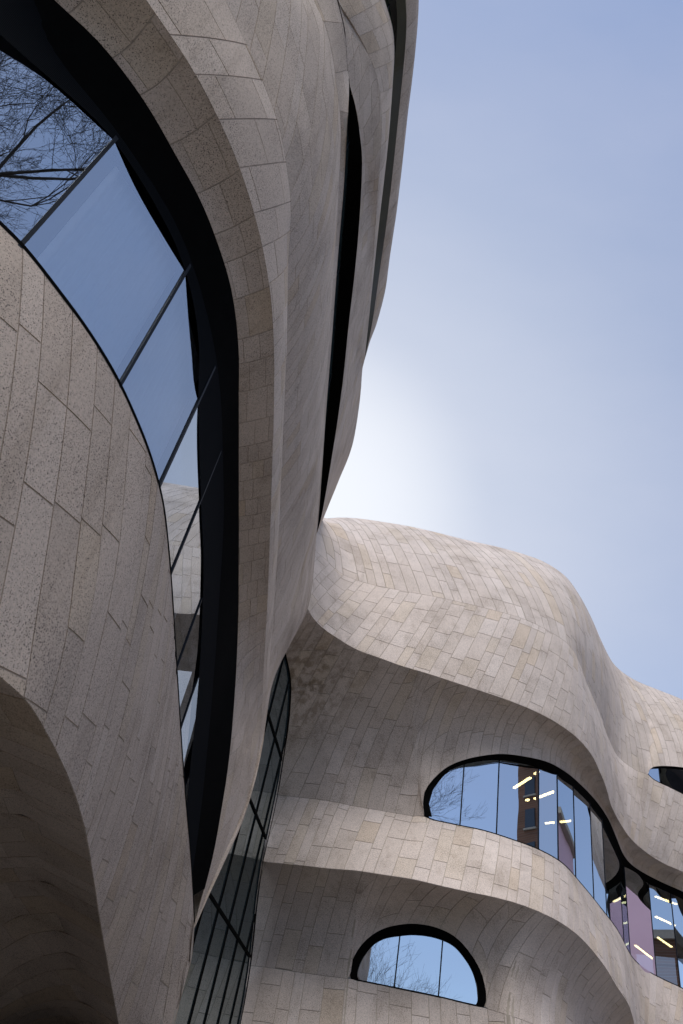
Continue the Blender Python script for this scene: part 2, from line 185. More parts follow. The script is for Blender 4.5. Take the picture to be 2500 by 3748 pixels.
M_GLASS_NEAR = glass('near_glass', 0.46, (0.84, 0.92, 1.0), (0.74, 0.79, 0.85), 0.05)
M_GREENGL = glass('greenish_glass', 0.4, (0.55, 0.72, 0.62), (0.3, 0.4, 0.33), 0.05)

def frit_mat():
    m, t, b = mat('fritted_glass')
    b.inputs['Base Color'].default_value = (0.004, 0.0045, 0.005, 1); b.inputs['Roughness'].default_value = 0.8; b.inputs['Specular IOR Level'].default_value = 0.02
    o = nd(t, 'ShaderNodeTexCoord').outputs['Object']
    w = nd(t, 'ShaderNodeTexWave', wave_type='BANDS', bands_direction='Z'); w.inputs['Scale'].default_value = 14.0; w.inputs['Distortion'].default_value = 0.0
    t.links.new(o, w.inputs['Vector'])
    r = ramp(t, w.outputs['Color'], [(0.45, (0.0025, 0.0025, 0.003)), (0.6, (0.011, 0.0125, 0.014))])
    t.links.new(r.outputs['Color'], b.inputs['Base Color']); return m
M_FRIT = frit_mat()

# ------------------------------------------------------------------ object helpers
def link(o, parent=None, props=None):
    COL.objects.link(o)
    if parent is not None: o.parent = parent
    for k, v in (props or {}).items(): o[k] = v
    return o
def root(name, loc, label, cat, group=None):
    o = bpy.data.objects.new(name, None); o.location = loc; o.empty_display_size = 0.5
    p = {'label': label, 'category': cat}
    if group: p['group'] = group
    link(o, None, p); return o
def mesh(name, V, F, m, parent=None, base=(0, 0, 0), smooth=False, tint=None, props=None):
    me = bpy.data.meshes.new(name)
    me.from_pydata((np.asarray(V, float)-np.asarray(base, float)).tolist(), [], [tuple(map(int, f)) for f in F])
    if smooth: me.polygons.foreach_set('use_smooth', [True]*len(me.polygons))
    if tint is not None:
        at = me.attributes.new('tint', 'FLOAT_COLOR', 'FACE')
        tt = np.ones((len(me.polygons), 4), 'f'); tt[:, :3] = tint
        at.data.foreach_set('color', tt.ravel())
    me.materials.append(m); me.update()
    o = bpy.data.objects.new(name, me); return link(o, parent, props)
def box_vf(c, ex, ey, ez):
    c, ex, ey, ez = map(np.asarray, (c, ex, ey, ez))
    V = [c+sx*ex+sy*ey+sz*ez for sz in (-1, 1) for sy in (-1, 1) for sx in (-1, 1)]
    return V, [(0, 2, 3, 1), (4, 5, 7, 6), (0, 1, 5, 4), (2, 6, 7, 3), (0, 4, 6, 2), (1, 3, 7, 5)]

# ------------------------------------------------------------------ curves and lofted stone surfaces
def spline(P, n=40):
    P = np.asarray(P, float)
    keep = [0]+[i for i in range(1, len(P)) if np.linalg.norm(P[i]-P[i-1]) > 1e-3]; P = P[keep]
    d = np.maximum(np.linalg.norm(np.diff(P, axis=0), axis=1), 1e-6)**0.5
    t = np.concatenate([[0], np.cumsum(d)])
    m = np.zeros_like(P)
    for i in range(len(P)):
        if i == 0: m[i] = (P[1]-P[0])/(t[1]-t[0])
        elif i == len(P)-1: m[i] = (P[-1]-P[-2])/(t[-1]-t[-2])
        else:
            a = (P[i]-P[i-1])/(t[i]-t[i-1]); b = (P[i+1]-P[i])/(t[i+1]-t[i]); w = (t[i+1]-t[i])/(t[i+1]-t[i-1])
            m[i] = a*w+b*(1-w)
    out = []
    for i in range(len(P)-1):
        k = 8; h = t[i+1]-t[i]
        for s in np.linspace(0, 1, k, endpoint=False):
            out.append((2*s**3-3*s**2+1)*P[i]+(s**3-2*s**2+s)*h*m[i]+(-2*s**3+3*s**2)*P[i+1]+(s**3-s**2)*h*m[i+1])
    out.append(P[-1]); return np.array(out)
def resample(D, n, wz=0.15):
    d = np.diff(D, axis=0); l = np.hypot(d[:, 0], d[:, 1])+wz*np.abs(d[:, 2])+1e-7
    t = np.concatenate([[0], np.cumsum(l)]); t /= t[-1]; u = np.linspace(0, 1, n)
    return np.stack([np.interp(u, t, D[:, j]) for j in range(3)], 1)
def join(*cs):
    return np.concatenate([spline(c) for c in cs])
NU, NV = 260, 13
class Patch:
    def __init__(s, lo, up, bulge=0.0, wz=0.15, skew=0.5):
        A = resample(lo, NU, wz); B = resample(up, NU, wz)
        v = np.linspace(0, 1, NV)[None, :, None]
        G = A[:, None]*(1-v)+B[:, None]*v
        ch = B-A; T = np.gradient((A+B)/2, axis=0)
        n = np.cross(T, ch); ln = np.linalg.norm(n, axis=1, keepdims=True); ok = ln[:, 0] > 1e-6
        n = n/np.maximum(ln, 1e-9)
        if bulge:
            k = np.ones(61)/61; nn = np.stack([np.convolve(np.pad(n[:, j], 30, 'edge'), k, 'valid') for j in range(3)], 1); nn /= np.linalg.norm(nn, axis=1, keepdims=True)
            vv = v[..., 0]
            prof = (vv**(skew*2))*(1-vv)**((1-skew)*2); prof = prof/prof.max()
            G = G+(nn*np.linalg.norm(ch, axis=1, keepdims=True)*bulge)[:, None]*prof[..., None]
        s.G = G
        mid = G[:, NV//2]; s.cs = np.concatenate([[0], np.cumsum(np.linalg.norm(np.diff(mid, axis=0), axis=1))]); s.S = s.cs[-1]
        s.H = np.linalg.norm(np.diff(G, axis=1), axis=2).sum(1)
        gu = np.gradient(G, axis=0); gv = np.gradient(G, axis=1)
        N = np.cross(gu, gv); N /= np.maximum(np.linalg.norm(N, axis=2, keepdims=True), 1e-9); s.N = N
    def Hs(s, x): return np.interp(x, s.cs, s.H)
    def ev(s, x, h):
        x = np.clip(x, 0, s.S); iu = np.interp(x, s.cs, np.arange(NU)); H = np.maximum(s.Hs(x), 1e-4)
        jv = np.clip(h/H, 0, 1)*(NV-1)
        i = np.clip(iu.astype(int), 0, NU-2); j = np.clip(jv.astype(int), 0, NV-2); a = (iu-i)[..., None]; b = (jv-j)[..., None]
        f = lambda A: A[i, j]*(1-a)*(1-b)+A[i+1, j]*a*(1-b)+A[i, j+1]*(1-a)*b+A[i+1, j+1]*a*b
        return f(s.G), f(s.N)
    def backing(s, name, base, parent, m=None, off=0.0, props=None):
        V = (s.G+s.N*off).reshape(-1, 3)
        F = [(i*NV+j, (i+1)*NV+j, (i+1)*NV+j+1, i*NV+j+1) for i in range(NU-1) for j in range(NV-1)]
        return mesh(name, V, F, m or M_JOINT, parent, base, True, props=props)

TINTS = [((0.572, 0.484, 0.42), 6), ((0.60, 0.512, 0.45), 4), ((0.545, 0.458, 0.39), 4), ((0.565, 0.468, 0.37), 2.0), ((0.54, 0.425, 0.31), 1.0), ((0.505, 0.427, 0.37), 3), ((0.63, 0.545, 0.485), 2)]
TW = np.array([w for _, w in TINTS]); TW = TW/TW.sum()
def panels(p, k, width, length, gap, seed, slant=0.0, nc=4, nr=6, thick=0.0015):
    """stone slabs in leaning strips over patch p; k = how far a strip leans along the wall per metre of height"""
    r = np.random.default_rng(seed); res = []
    kf = (lambda q: np.full_like(q, k)) if np.isscalar(k) else (lambda q: np.interp(q/p.S, k[0], k[1]))
    k0, k1 = float(kf(np.array([0.0]))[0]), float(kf(np.array([p.S]))[0])
    Hm = p.H.max(); a = min(0, -k0*Hm) - r.uniform(0, width[1]); a_end = p.S+max(0, -k1*Hm)
    while a < a_end:
        w = r.choice([width[0], (width[0]+width[1])/2, width[1]], p=[0.35, 0.4, 0.25])*r.uniform(0.92, 1.08); a1 = a+w
        ac = (a+a1)/2
        h = -r.uniform(0, length[1])
        while h < Hm:
            l = r.uniform(*length); h1 = h+l
            cols = np.linspace(a+gap/2, a1-gap/2, nc); kk = kf(cols)
            lo = np.maximum(h+gap/2+slant*(cols-ac), gap*0.3); hi = h1-gap/2+slant*(cols-ac)
            # clip each column at the top edge of the band
            L0 = lo.copy(); U0 = hi.copy()
            g = lambda hh: p.Hs(np.clip(cols+kk*hh, 0, p.S))-gap*0.3-hh
            over = g(U0) < 0
            lo_ok = g(L0) > 0
            x0, x1 = L0.copy(), U0.copy()
            for _ in range(18):
                xm = (x0+x1)/2; gm = g(xm) > 0; x0 = np.where(gm, xm, x0); x1 = np.where(gm, x1, xm)
            hi2 = np.where(over, x0, U0); hi2 = np.where(lo_ok, hi2, L0)
            hi2 = np.maximum(hi2, L0)
            hh = L0[:, None]+(hi2-L0)[:, None]*np.linspace(0, 1, nr)[None]
            xx = cols[:, None]+kk[:, None]*hh
            inside = (xx > 0) & (xx < p.S)
            h = h1
            if not inside.any() or (hi2-L0).max() < 0.03: continue
            P, N = p.ev(xx, hh)
            e1 = P[1:, :-1]-P[:-1, :-1]; e2 = P[:-1, 1:]-P[:-1, :-1]
            area = np.linalg.norm(np.cross(e1, e2), axis=2).sum()
            if area < 0.006: continue
            th = thick+r.uniform(-0.0015, 0.0015)
            top = (P+N*th).reshape(-1, 3); bot = (P-N*0.013).reshape(-1, 3)
            nT = nc*nr
            F = [(i*nr+j, (i+1)*nr+j, (i+1)*nr+j+1, i*nr+j+1) for i in range(nc-1) for j in range(nr-1)]
            ring = [i*nr for i in range(nc)]+[(nc-1)*nr+j for j in range(1, nr)]+[i*nr+nr-1 for i in range(nc-2, -1, -1)]+[j for j in range(nr-2, 0, -1)]
            m_ = len(ring); V = np.concatenate([top, top[ring], bot[ring]])
            for q in range(m_):
                q2 = (q+1) % m_; F.append((nT+q, nT+m_+q, nT+m_+q2, nT+q2))
            c = P.mean((0, 1)); n = N.mean((0, 1)); d = CAM_POS-c; D = np.linalg.norm(d)
            vis = area*max(0.0, float(n@d)/D)/D**2
            # inside the picture?
            q = np.array(CAM_ROT).T@(-d)
            if q[2] > -0.1 or abs(q[0]/q[2]) > 0.47 or abs(q[1]/q[2]) > 0.69: vis *= 0.001
            t = np.array(TINTS[r.choice(len(TINTS), p=TW)][0])*0.55+np.array([0.575, 0.485, 0.412])*0.45; t = t*r.uniform(0.965, 1.035)
            res.append((vis, V, F, (nc-1)*(nr-1), t))
        a = a1
    return res

class Wing:
    def __init__(s, name, base, label, joint=None):
        s.joint = joint or M_JOINT; s.hue = np.array([1.0, 1.0, 1.0]) if joint else np.array([0.93, 0.885, 0.81])  # same granite; the near wing's darker, warmer look is put into its tint
        s.base = np.array(base, float); s.root = root(name, base, label, 'building'); s.pan = []
    def band(s, name, patch, k=None, width=None, length=None, gap=0.016, seed=1, slant=0.0, m=None, **kw):
        o = patch.backing(name, s.base, s.root, m or s.joint, -0.009 if s.joint is M_JOINT_FAR else -0.006)
        if k is not None:
            for q in panels(patch, k, width, length, gap, seed, slant, **kw): s.pan.append((q, o))
        return o
    def finish(s, limit=300):
        s.pan.sort(key=lambda e: -e[0][0])
        for (vis, V, F, nt_, t), o in s.pan[:limit]:
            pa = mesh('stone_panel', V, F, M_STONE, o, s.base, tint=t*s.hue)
            pa.data.polygons.foreach_set('use_smooth', [i < nt_ for i in range(len(F))])
        V, F, T, S, n = [], [], [], [], 0
        for (vis, v, f, nt_, t), o in s.pan[limit:]:
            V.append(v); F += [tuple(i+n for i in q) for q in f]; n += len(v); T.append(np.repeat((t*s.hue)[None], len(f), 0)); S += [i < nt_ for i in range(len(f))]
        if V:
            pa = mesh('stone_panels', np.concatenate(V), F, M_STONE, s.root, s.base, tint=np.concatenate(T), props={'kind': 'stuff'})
            pa.data.polygons.foreach_set('use_smooth', S)
        print('WING', s.root.name, len(s.pan), 'panels')

def inward(D, w=9):
    t = np.gradient(D, axis=0); t[:, 2] = 0; t /= np.maximum(np.linalg.norm(t, axis=1, keepdims=True), 1e-6)
    n = np.stack([-t[:, 1], t[:, 0], np.zeros(len(t))], 1)
    k = np.ones(w)/w; n = np.stack([np.convolve(np.pad(n[:, j], w//2, 'edge'), k, 'valid') for j in range(3)], 1)
    return n/np.linalg.norm(n, axis=1, keepdims=True)
def ribbon(A, B):
    n = len(A); V = np.concatenate([A, B]); F = [(i, i+1, n+i+1, n+i) for i in range(n-1)]; return V, F
def multi_ribbon(rows):
    n = len(rows[0]); V = np.concatenate(rows); F = []
    for r_ in range(len(rows)-1): F += [(r_*n+i, r_*n+i+1, (r_+1)*n+i+1, (r_+1)*n+i) for i in range(n-1)]
    return V, F

# ------------------------------------------------------------------ ground
def paving_mat():
    m, t, b = mat('paving'); o = nd(t, 'ShaderNodeTexCoord').outputs['Object']
    br = nd(t, 'ShaderNodeTexBrick'); br.inputs['Scale'].default_value = 1.2
    br.inputs['Color1'].default_value = (0.16, 0.154, 0.146, 1); br.inputs['Color2'].default_value = (0.20, 0.192, 0.18, 1); br.inputs['Mortar'].default_value = (0.08, 0.08, 0.08, 1); br.inputs['Mortar Size'].default_value = 0.012
    t.links.new(o, br.inputs['Vector']); n = noise(t, o, 0.4, 5); c = mul(t, br.outputs['Color'], ramp(t, n.outputs['Fac'], [(0.3, (0.7, 0.7, 0.7)), (0.7, (1, 1, 1))]).outputs['Color'])
    t.links.new(c, b.inputs['Base Color']); b.inputs['Roughness'].default_value = 0.85; return m
mesh('ground', [(-600, -600, 0), (600, -600, 0), (600, 600, 0), (-600, 600, 0)], [(0, 1, 2, 3)], paving_mat(), props={'kind': 'structure'})

# ------------------------------------------------------------------ near wing
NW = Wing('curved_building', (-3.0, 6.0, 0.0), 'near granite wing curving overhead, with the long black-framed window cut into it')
L0x = np.concatenate([CV['L0'], [[-1.35, 16.5, 2.6], [-1.3, 18.5, 2.4]]])
Lm = L0x+np.array([-4.6, 0.4, 0]); Lm[:, 2] = 0
pA0 = Patch(spline(Lm), spline(L0x), -0.27, skew=0.62)
pA = Patch(spline(CV['L0']), join(CV['L1'], CV['L1sil']), 0.02)
pB1 = Patch(spline(CV['K1']), spline(CV['S1']), 0.0)
pB2 = Patch(spline(CV['S1']), spline(CV['S2']), 0.03)
pB3 = Patch(spline(CV['S2']), spline(np.concatenate([CV['S2b'], CV['sil']])), 0.03, wz=0.3)
pB4 = Patch(spline(np.concatenate([CV['S2b'], CV['sil'][:1]])), spline(np.concatenate([CV['W2s'], CV['sil'][:1]])), 0.0)
pD1 = Patch(spline(CV['K2']), join(CV['S3'], CV['SKb'][1:]), 0.0)
pD2 = Patch(spline(CV['S3']), spline(CV['W3s']), 0.03)
pD3 = Patch(spline(CV['K3']), spline(CV['SKa']), 0.04)
NW.band('stone_soffit', pA0, -0.8, (0.32, 0.55), (0.9, 1.8), 0.014, 1)
NW.band('stone_band', pA, ((0.3, 0.55, 0.8, 1.0), (-0.5, -0.8, -1.3, -1.7)), (0.28, 0.54), (0.6, 1.45), 0.014, 2, slant=0.2)
NW.band('stone_soffit', pB1, -0.9, (0.38, 0.56), (0.45, 0.95), 0.014, 3)
NW.band('stone_band', pB2, -0.13, (0.38, 0.56), (0.45, 1.1), 0.014, 4)
NW.band('stone_band', pB3, -0.75, (0.26, 0.5), (0.7, 1.7), 0.012, 5)
NW.band('stone_rim', pB4, 0.0, (0.5, 0.9), (0.6, 1.2), 0.01, 15)
NW.band('stone_soffit', pD1, -0.9, (0.38, 0.6), (0.5, 1.2), 0.012, 6)
NW.band('stone_band', pD2, 0.0, (0.38, 0.6), (0.5, 1.2), 0.012, 7)
NW.band('stone_band', pD3, -0.35, (0.38, 0.6), (0.5, 1.2), 0.012, 8)
# the end of the wing turns away to the glazed entrance
for c, off in ((np.concatenate([CV['L1sil'], [[-0.72, 15.3, 0.0]]]), (-1.6, 0.9)), (CV['sil'], (-1.7, 1.3))):
    D = spline(c); E_ = D+np.array([off[0], off[1], 0.0])
    p = Patch(E_, D, 0.06, wz=1.0); NW.band('stone_return', p, 0.0, (0.4, 0.6), (0.7, 1.2), 0.016, 9)
e_ = pA0.G[-1]; cap = np.concatenate([e_, [[e_[-1][0], e_[-1][1], 0.0]]]); mesh('stone_end_wall', np.concatenate([cap, cap+np.array([-0.1, 1.0, 0])]), [tuple(range(len(cap)))]+[tuple(range(2*len(cap)-1, len(cap)-1, -1))], M_JOINT, NW.root, NW.base)
# roof and rear
SK = np.concatenate([spline(CV['SKa']), spline(CV['SKb'])])
rf = [SK, SK+np.array([-0.5, 0.05, 0.25]), SK*np.array([0, 1, 0])+np.array([-30, 0, 22.3]), SK*np.array([0, 1, 0])+np.array([-30, 0, 0])]
V, F = multi_ribbon([resample(r_, 120) for r_ in rf]); mesh('roof', V, F, M_ROOF, NW.root, NW.base)

def window(wing, name, sill, head, feet, setback, top_m, glass_m=None, zpad=0.3, lip=0.03, blinds=None, room=None, inset_head=None, mw_=0.018, smooth=9, drop=0.0, closed=False, reveal=None, top_z=None, deepen=False):
    """sill and head are dense curves; feet are plan points of the mullions; panes are flat between them"""
    hd = resample(head, 160); sl = resample(sill, 160)
    inn = inward(hd, smooth); ins = inward(sl, smooth)
    hin = hd+inn*(setback+0.2) if inset_head is None else resample(inset_head, 160)
    if drop: hin = hd+inn*(setback+0.12)-np.array([0, 0, drop])*np.sin(np.linspace(0, 1, 160)**0.8*math.pi if closed else np.minimum(np.linspace(0, 1, 160)*5, 1)*math.pi/2)[:, None]
    V1, F1 = reveal or ribbon(hd, hin)
    hx = hin if inset_head is not None else hd; pad_ = 0.06 if top_z is None else 0.02
    # small nose along head and dark lip along the sill
    V2, F2 = multi_ribbon([sl-ins*0.004+np.array([0, 0, -0.01]), sl-ins*0.004+np.array([0, 0, lip]), sl+ins*(setback+0.05)+np.array([0, 0, lip])])
    n = len(V1); frame = mesh(name, np.concatenate([V1, V2]), F1+[tuple(i+n for i in f) for f in F2], top_m, wing.root, wing.base)
    gp = sl+ins*setback
    if deepen: gp = gp+np.array([-0.20, 0, 0])*np.clip((gp[:, 1:2]-9.0)/3.5, 0, 1)
    cum = np.concatenate([[0], np.cumsum(np.linalg.norm(np.diff(gp[:, :2], axis=0), axis=1))])
    st = [0.0]+[float(cum[np.argmin(np.hypot(gp[:, 0]-f[0], gp[:, 1]-f[1]))]) for f in feet]+[cum[-1]]
    st = sorted(set(np.round(st, 3)))
    at = lambda d: np.array([np.interp(d, cum, gp[:, j]) for j in range(3)])
    hz = lambda p: hx[np.argsort(np.hypot(hx[:, 0]-p[0], hx[:, 1]-p[1]))[:3], 2].max()
    if top_z: hz = top_z
    for q in range(len(st)-1):
        a, b = at(st[q]), at(st[q+1])
        if np.hypot(*(b-a)[:2]) < 0.05: continue
        ds = np.linspace(st[q], st[q+1], 9); pts = [a+(b-a)*f for f in np.linspace(0, 1, 9)]
        zl = [at(d)[2]-0.10 for d in ds]; zh = [max(hz(at(d)), at(d)[2])+pad_ for d in ds]
        V = [(p[0], p[1], z) for p, z in zip(pts, zl)]+[(p[0], p[1], z) for p, z in zip(pts, zh)]
        mesh('glass_pane', V, [(c, c+1, 10+c, 9+c) for c in range(8)], (glass_m or M_GLASS), frame, wing.base)
    for q in range(1, len(st)-1):
        a = at(st[q]); t = at(st[q]+0.02)-at(st[q]-0.02); t[2] = 0; t /= np.linalg.norm(t); n_ = np.array([-t[1], t[0], 0])
        zl, zh = a[2]-0.12, hz(a)+(0.03 if top_z is None else -0.03)
        V, F = box_vf((a[0]+n_[0]*0.045, a[1]+n_[1]*0.045, (zl+zh)/2), t*mw_, n_*0.06, (0, 0, (zh-zl)/2))
        mesh('mullion', V, F, M_MULL, frame, wing.base)
    if room:
        z0, z1, dep = room; fl = gp.copy(); fl[:, 2] = np.minimum(gp[:, 2]-0.03, z0+2.0)
        ce = gp*np.array([1, 1, 0])+np.array([0, 0, z1])
        rows = [ce+ins*0.35, ce+ins*dep, fl+ins*dep, fl+ins*0.35]
        V, F = multi_ribbon(rows); mesh('interior_room', V, F, M_ROOM, wing.root, wing.base)
    return frame

# long eye-shaped window of the near wing
sill1 = spline(CV['L1']); head1 = spline(CV['K1']); g0 = spline(CV['G0']); g1 = spline(CV['G1'])
def by_y(D, ys):
    o_ = np.argsort(D[:, 1]); return np.stack([np.interp(ys, D[o_, 1], D[o_, q]) for q in range(3)], 1)
ys = np.concatenate([np.linspace(-0.5, 12, 150), np.linspace(12.05, 14.5, 60)])
hA, gA, gB = by_y(head1, ys), by_y(g0, ys), by_y(g1, ys)
w1 = window(NW, 'window', sill1, head1, CV['W1m'], 0.012, M_BLACK, glass_m=M_GLASS_NEAR, room=(4.5, 9.3, 3.0), inset_head=g0, deepen=True, top_z=lambda p: float(np.interp(p[1], gA[:, 1], gA[:, 2])), reveal=multi_ribbon([hA, gA, gA+(gA-hA)*0.25+np.array([-0.1, 0, 0])]))
ii = inward(gA)
V, F = multi_ribbon([gB-ii*0.012, gA-ii*0.012, gA-ii*0.012+np.array([0, 0, 0.1])]); mesh('fritted_strip', V, F, M_FRIT, w1, NW.base)
gb = resample(sill1, 900); ib = inward(gb, 25); sel = (gb[:, 1] > 3.6) & (gb[:, 1] < 9.0)
ph = np.cumsum(np.r_[0, np.linalg.norm(np.diff(gb[:, :2], axis=0), axis=1)]); pl_ = (gb+ib*(0.22+0.03*np.sin(ph*2*math.pi/0.11))[:, None])[sel]
V, F = ribbon(pl_+np.array([0, 0, -0.05]), pl_*np.array([1, 1, 0])+np.array([0, 0, 9.0])); mesh('window_blind', V, F, flat('blind_fabric', (0.75, 0.75, 0.76), 0.9, 0.1), w1, NW.base, True)
# slim window of the middle storey, and the bronze one under the roof
w2s = spline(np.concatenate([CV['W2s'], CV['sil'][:1]])); k2 = spline(CV['K2'])
window(NW, 'window', w2s, k2, [w2s[i] for i in range(20, len(w2s)-10, 13)], 0.22, M_BLACK, glass_m=M_DARKGL, room=(14.0, 17.4, 2.5))
w3s = spline(CV['W3s']); k3 = spline(CV['K3'])
window(NW, 'window', w3s, k3, [w3s[i] for i in range(16, len(w3s)-10, 11)], 0.10, M_BRONZE, glass_m=M_GREENGL, room=(19.0, 21.2, 2.5), inset_head=spline(CV['H3']))

# ------------------------------------------------------------------ far wing
FW = Wing('wavy_building', (6.0, 26.0, 0.0), 'far granite wing with wavy ledges and eye-shaped windows, rising against the sky', M_JOINT_FAR)
r1 = CV['R1']; low_T = join(r1[r1[:, 0] < 15.55], CV['Wrt'])
pT = Patch(low_T, spline(CV['RS']), 0.05)
p2 = Patch(spline(CV['R2']), join(r1[r1[:, 0] < 15.55], CV['Wrb']), 0.03)
pS1 = Patch(join(CV['R3'], CV['W4t']), spline(CV['R2']), -0.14, skew=0.47)
p3 = Patch(spline(CV['R4']), join(CV['R3'], CV['W4b']), 0.02)
pS2 = Patch(join(CV['R5'], CV['W5t'], CV['R5r']), spline(CV['R4']), -0.14, skew=0.47)
R6 = np.array([(-2.3, 23.2, 0), (0.5, 23.0, 0), (3, 22.3, 0), (7, 22.0, 0), (9, 23.0, 0), (12, 26.5, 0), (14.5, 31, 0), (18, 33.5, 0), (23, 36.5, 0), (28, 41.5, 0)], float)
p4 = Patch(spline(R6), join(CV['R5'], CV['W5b'], CV['R5r']), 0.02)
FW.band('stone_band', pT, -0.27, (0.32, 0.56), (0.9, 2.0), 0.024, 21)
FW.band('stone_band', p2, 0.30, (0.31, 0.52), (0.7, 1.5), 0.020, 22)
FW.band('stone_soffit', pS1, 0.46, (0.31, 0.53), (0.8, 1.9), 0.018, 23, nc=4, nr=8)
FW.band('stone_band', p3, 0.15, (0.30, 0.52), (0.7, 1.6), 0.020, 24)
FW.band('stone_soffit', pS2, 0.16, (0.31, 0.53), (0.8, 1.9), 0.018, 25, nc=5, nr=9)
FW.band('stone_band', p4, 0.0, (0.34, 0.58), (0.8, 1.7), 0.018, 26)
RSd = spline(CV['RS'])
rf = [RSd, RSd+np.array([0, 0.6, 0.2]), RSd*np.array([1, 0, 0])+np.array([0, 62, 22.2]), RSd*np.array([1, 0, 0])+np.array([0, 62, 0])]
V, F = multi_ribbon([resample(r_, 100) for r_ in rf]); mesh('roof', V, F, M_ROOF, FW.root, FW.base)
w4b = spline(CV['W4b']); w4t = spline(CV['W4t'])
w4 = window(FW, 'window', w4b, w4t, CV['W4m'], 0.10, M_BLACK, room=(10.0, 14.6, 9.0), smooth=41, drop=0.20)
w5b = spline(CV['W5b']); w5t = spline(CV['W5t'])
window(FW, 'window', w5b, w5t, CV['W5m'], 0.10, M_BLACK, room=(5.4, 8.2, 4.0), smooth=121, drop=0.2, closed=True)
wrb = spline(CV['Wrb']); wrt = spline(CV['Wrt'])
window(FW, 'window', wrb, wrt, [wrb[len(wrb)//3]], 0.1, M_BLACK, room=(17.0, 19.2, 4.0), smooth=41)

# glazed entrance wall between the wings
P0, P1 = np.array([0.55, 23.6]), np.array([-1.35, 15.6])
cw = spline(CV['CW']); Lc = np.linalg.norm(P1-P0); dc = (P1-P0)/Lc
tt = (cw[:, :2]-P0)@dc; o_ = np.argsort(tt); tcw, zcw = tt[o_], np.maximum.accumulate(cw[o_, 2])
ztop = lambda t: float(np.interp(t, tcw, zcw))
def cwp(t, z, off=0.0):
    n = np.array([-dc[1], dc[0]]); q = P0+dc*t+n*off; return np.array([q[0], q[1], z])
nout = np.array([-dc[1], dc[0], 0.0])
edge = np.array([cwp(t, z, 0.03) for t, z in zip(tcw, zcw)]); edge = np.concatenate([[cwp(tcw[0], 0, 0.03)], edge, [cwp(tcw[-1]+0.8, zcw[-1], 0.03)]])
V, F = multi_ribbon([edge, edge+nout*0.02, edge+np.array([0.0, 0.06, 0.06]), edge+np.array([0.03, 1.6, 0.1])])
cwf = mesh('curtain_wall', V, F, M_BLACK, FW.root, FW.base)
stations = [tcw[0], 1.55, 2.75, 3.95, 5.15, 6.35, 7.9]
levels = [0.0, 3.0, 5.9, 8.45, 10.55, 12.6]
for i in range(len(stations)-1):
    ta, tb = stations[i], stations[i+1]
    for j in range(len(levels)-1):
        za, zb = levels[j], levels[j+1]
        ts = np.linspace(ta, tb, 7); tz = np.array([min(zb, ztop(t)) for t in ts])
        ok = tz > za+0.02
        if not ok.any(): continue
        tz = np.maximum(tz, za)
        V = [cwp(t, za) for t in ts]+[cwp(t, z) for t, z in zip(ts, tz)]; F = [(q, q+1, 8+q, 7+q) for q in range(6)]
        mesh('glass_pane', V, F, M_DARKGL, cwf, FW.base)
for t in stations[1:-1]:
    z = ztop(t); V, F = box_vf(cwp(t, z/2, 0.012), np.array([*dc, 0])*0.022, nout*0.016, (0, 0, z/2)); mesh('mullion', V, F, M_BLACK, cwf, FW.base)
for z in levels[1:-1]:
    t0 = float(np.interp(z, zcw, tcw))+0.12; t1 = 7.9
    V, F = box_vf(cwp((t0+t1)/2, z, 0.014), np.array([*dc, 0])*(t1-t0)/2, nout*0.017, (0, 0, 0.03)); mesh('transom', V, F, M_BLACK, cwf, FW.base)

NW.finish(); FW.finish()

# ------------------------------------------------------------------ lit strip lamps behind the far glass
def lamp_mat():
    m, t, b = mat('lamp_tube'); b.inputs['Base Color'].default_value = (0.9, 0.8, 0.5, 1)
    b.inputs['Emission Color'].default_value = (1.0, 0.74, 0.30, 1); b.inputs['Emission Strength'].default_value = 6.0; return m
M_LAMP = lamp_mat()
lp = CV['lamps'].reshape(-1, 2, 3)
where = ['long lit strip lamp slanting behind the third pane of the wide far window', 'tiny lit lamp just above the brick reflection in the wide far window', 'long lit strip lamp crossing the brick reflection in the wide far window', 'tiny lit lamp at the foot of the brick reflection in the wide far window', 'short level lit strip lamp in the middle of the wide far window', 'short level lit strip lamp one pane further right in the wide far window', 'topmost of three parallel lit strip lamps at the right edge', 'middle of three parallel lit strip lamps at the right edge', 'lowest of three parallel lit strip lamps at the right edge', 'lit strip lamp low behind the pink pane of the far window']
for (a, b), lab in zip(lp, where):
    d = b-a; l = np.linalg.norm(d); d /= l; n = np.array([-d[1], d[0], 0])
    r_ = root('ceiling_light', (a+b)/2+np.array([0, 0, 0.04]), lab, 'lamp', 'strip lamps behind the far glass')
    bs = (a+b)/2+np.array([0, 0, 0.04])
    V, F = box_vf((a+b)/2, d*l/2, n*0.05, (0, 0, 0.02)); mesh('diffuser', V, F, M_LAMP, r_, bs)
    V, F = box_vf((a+b)/2+np.array([0, 0, 0.045]), d*(l/2+0.01), n*0.06, (0, 0, 0.023)); mesh('housing', V, F, M_MULL, r_, bs)

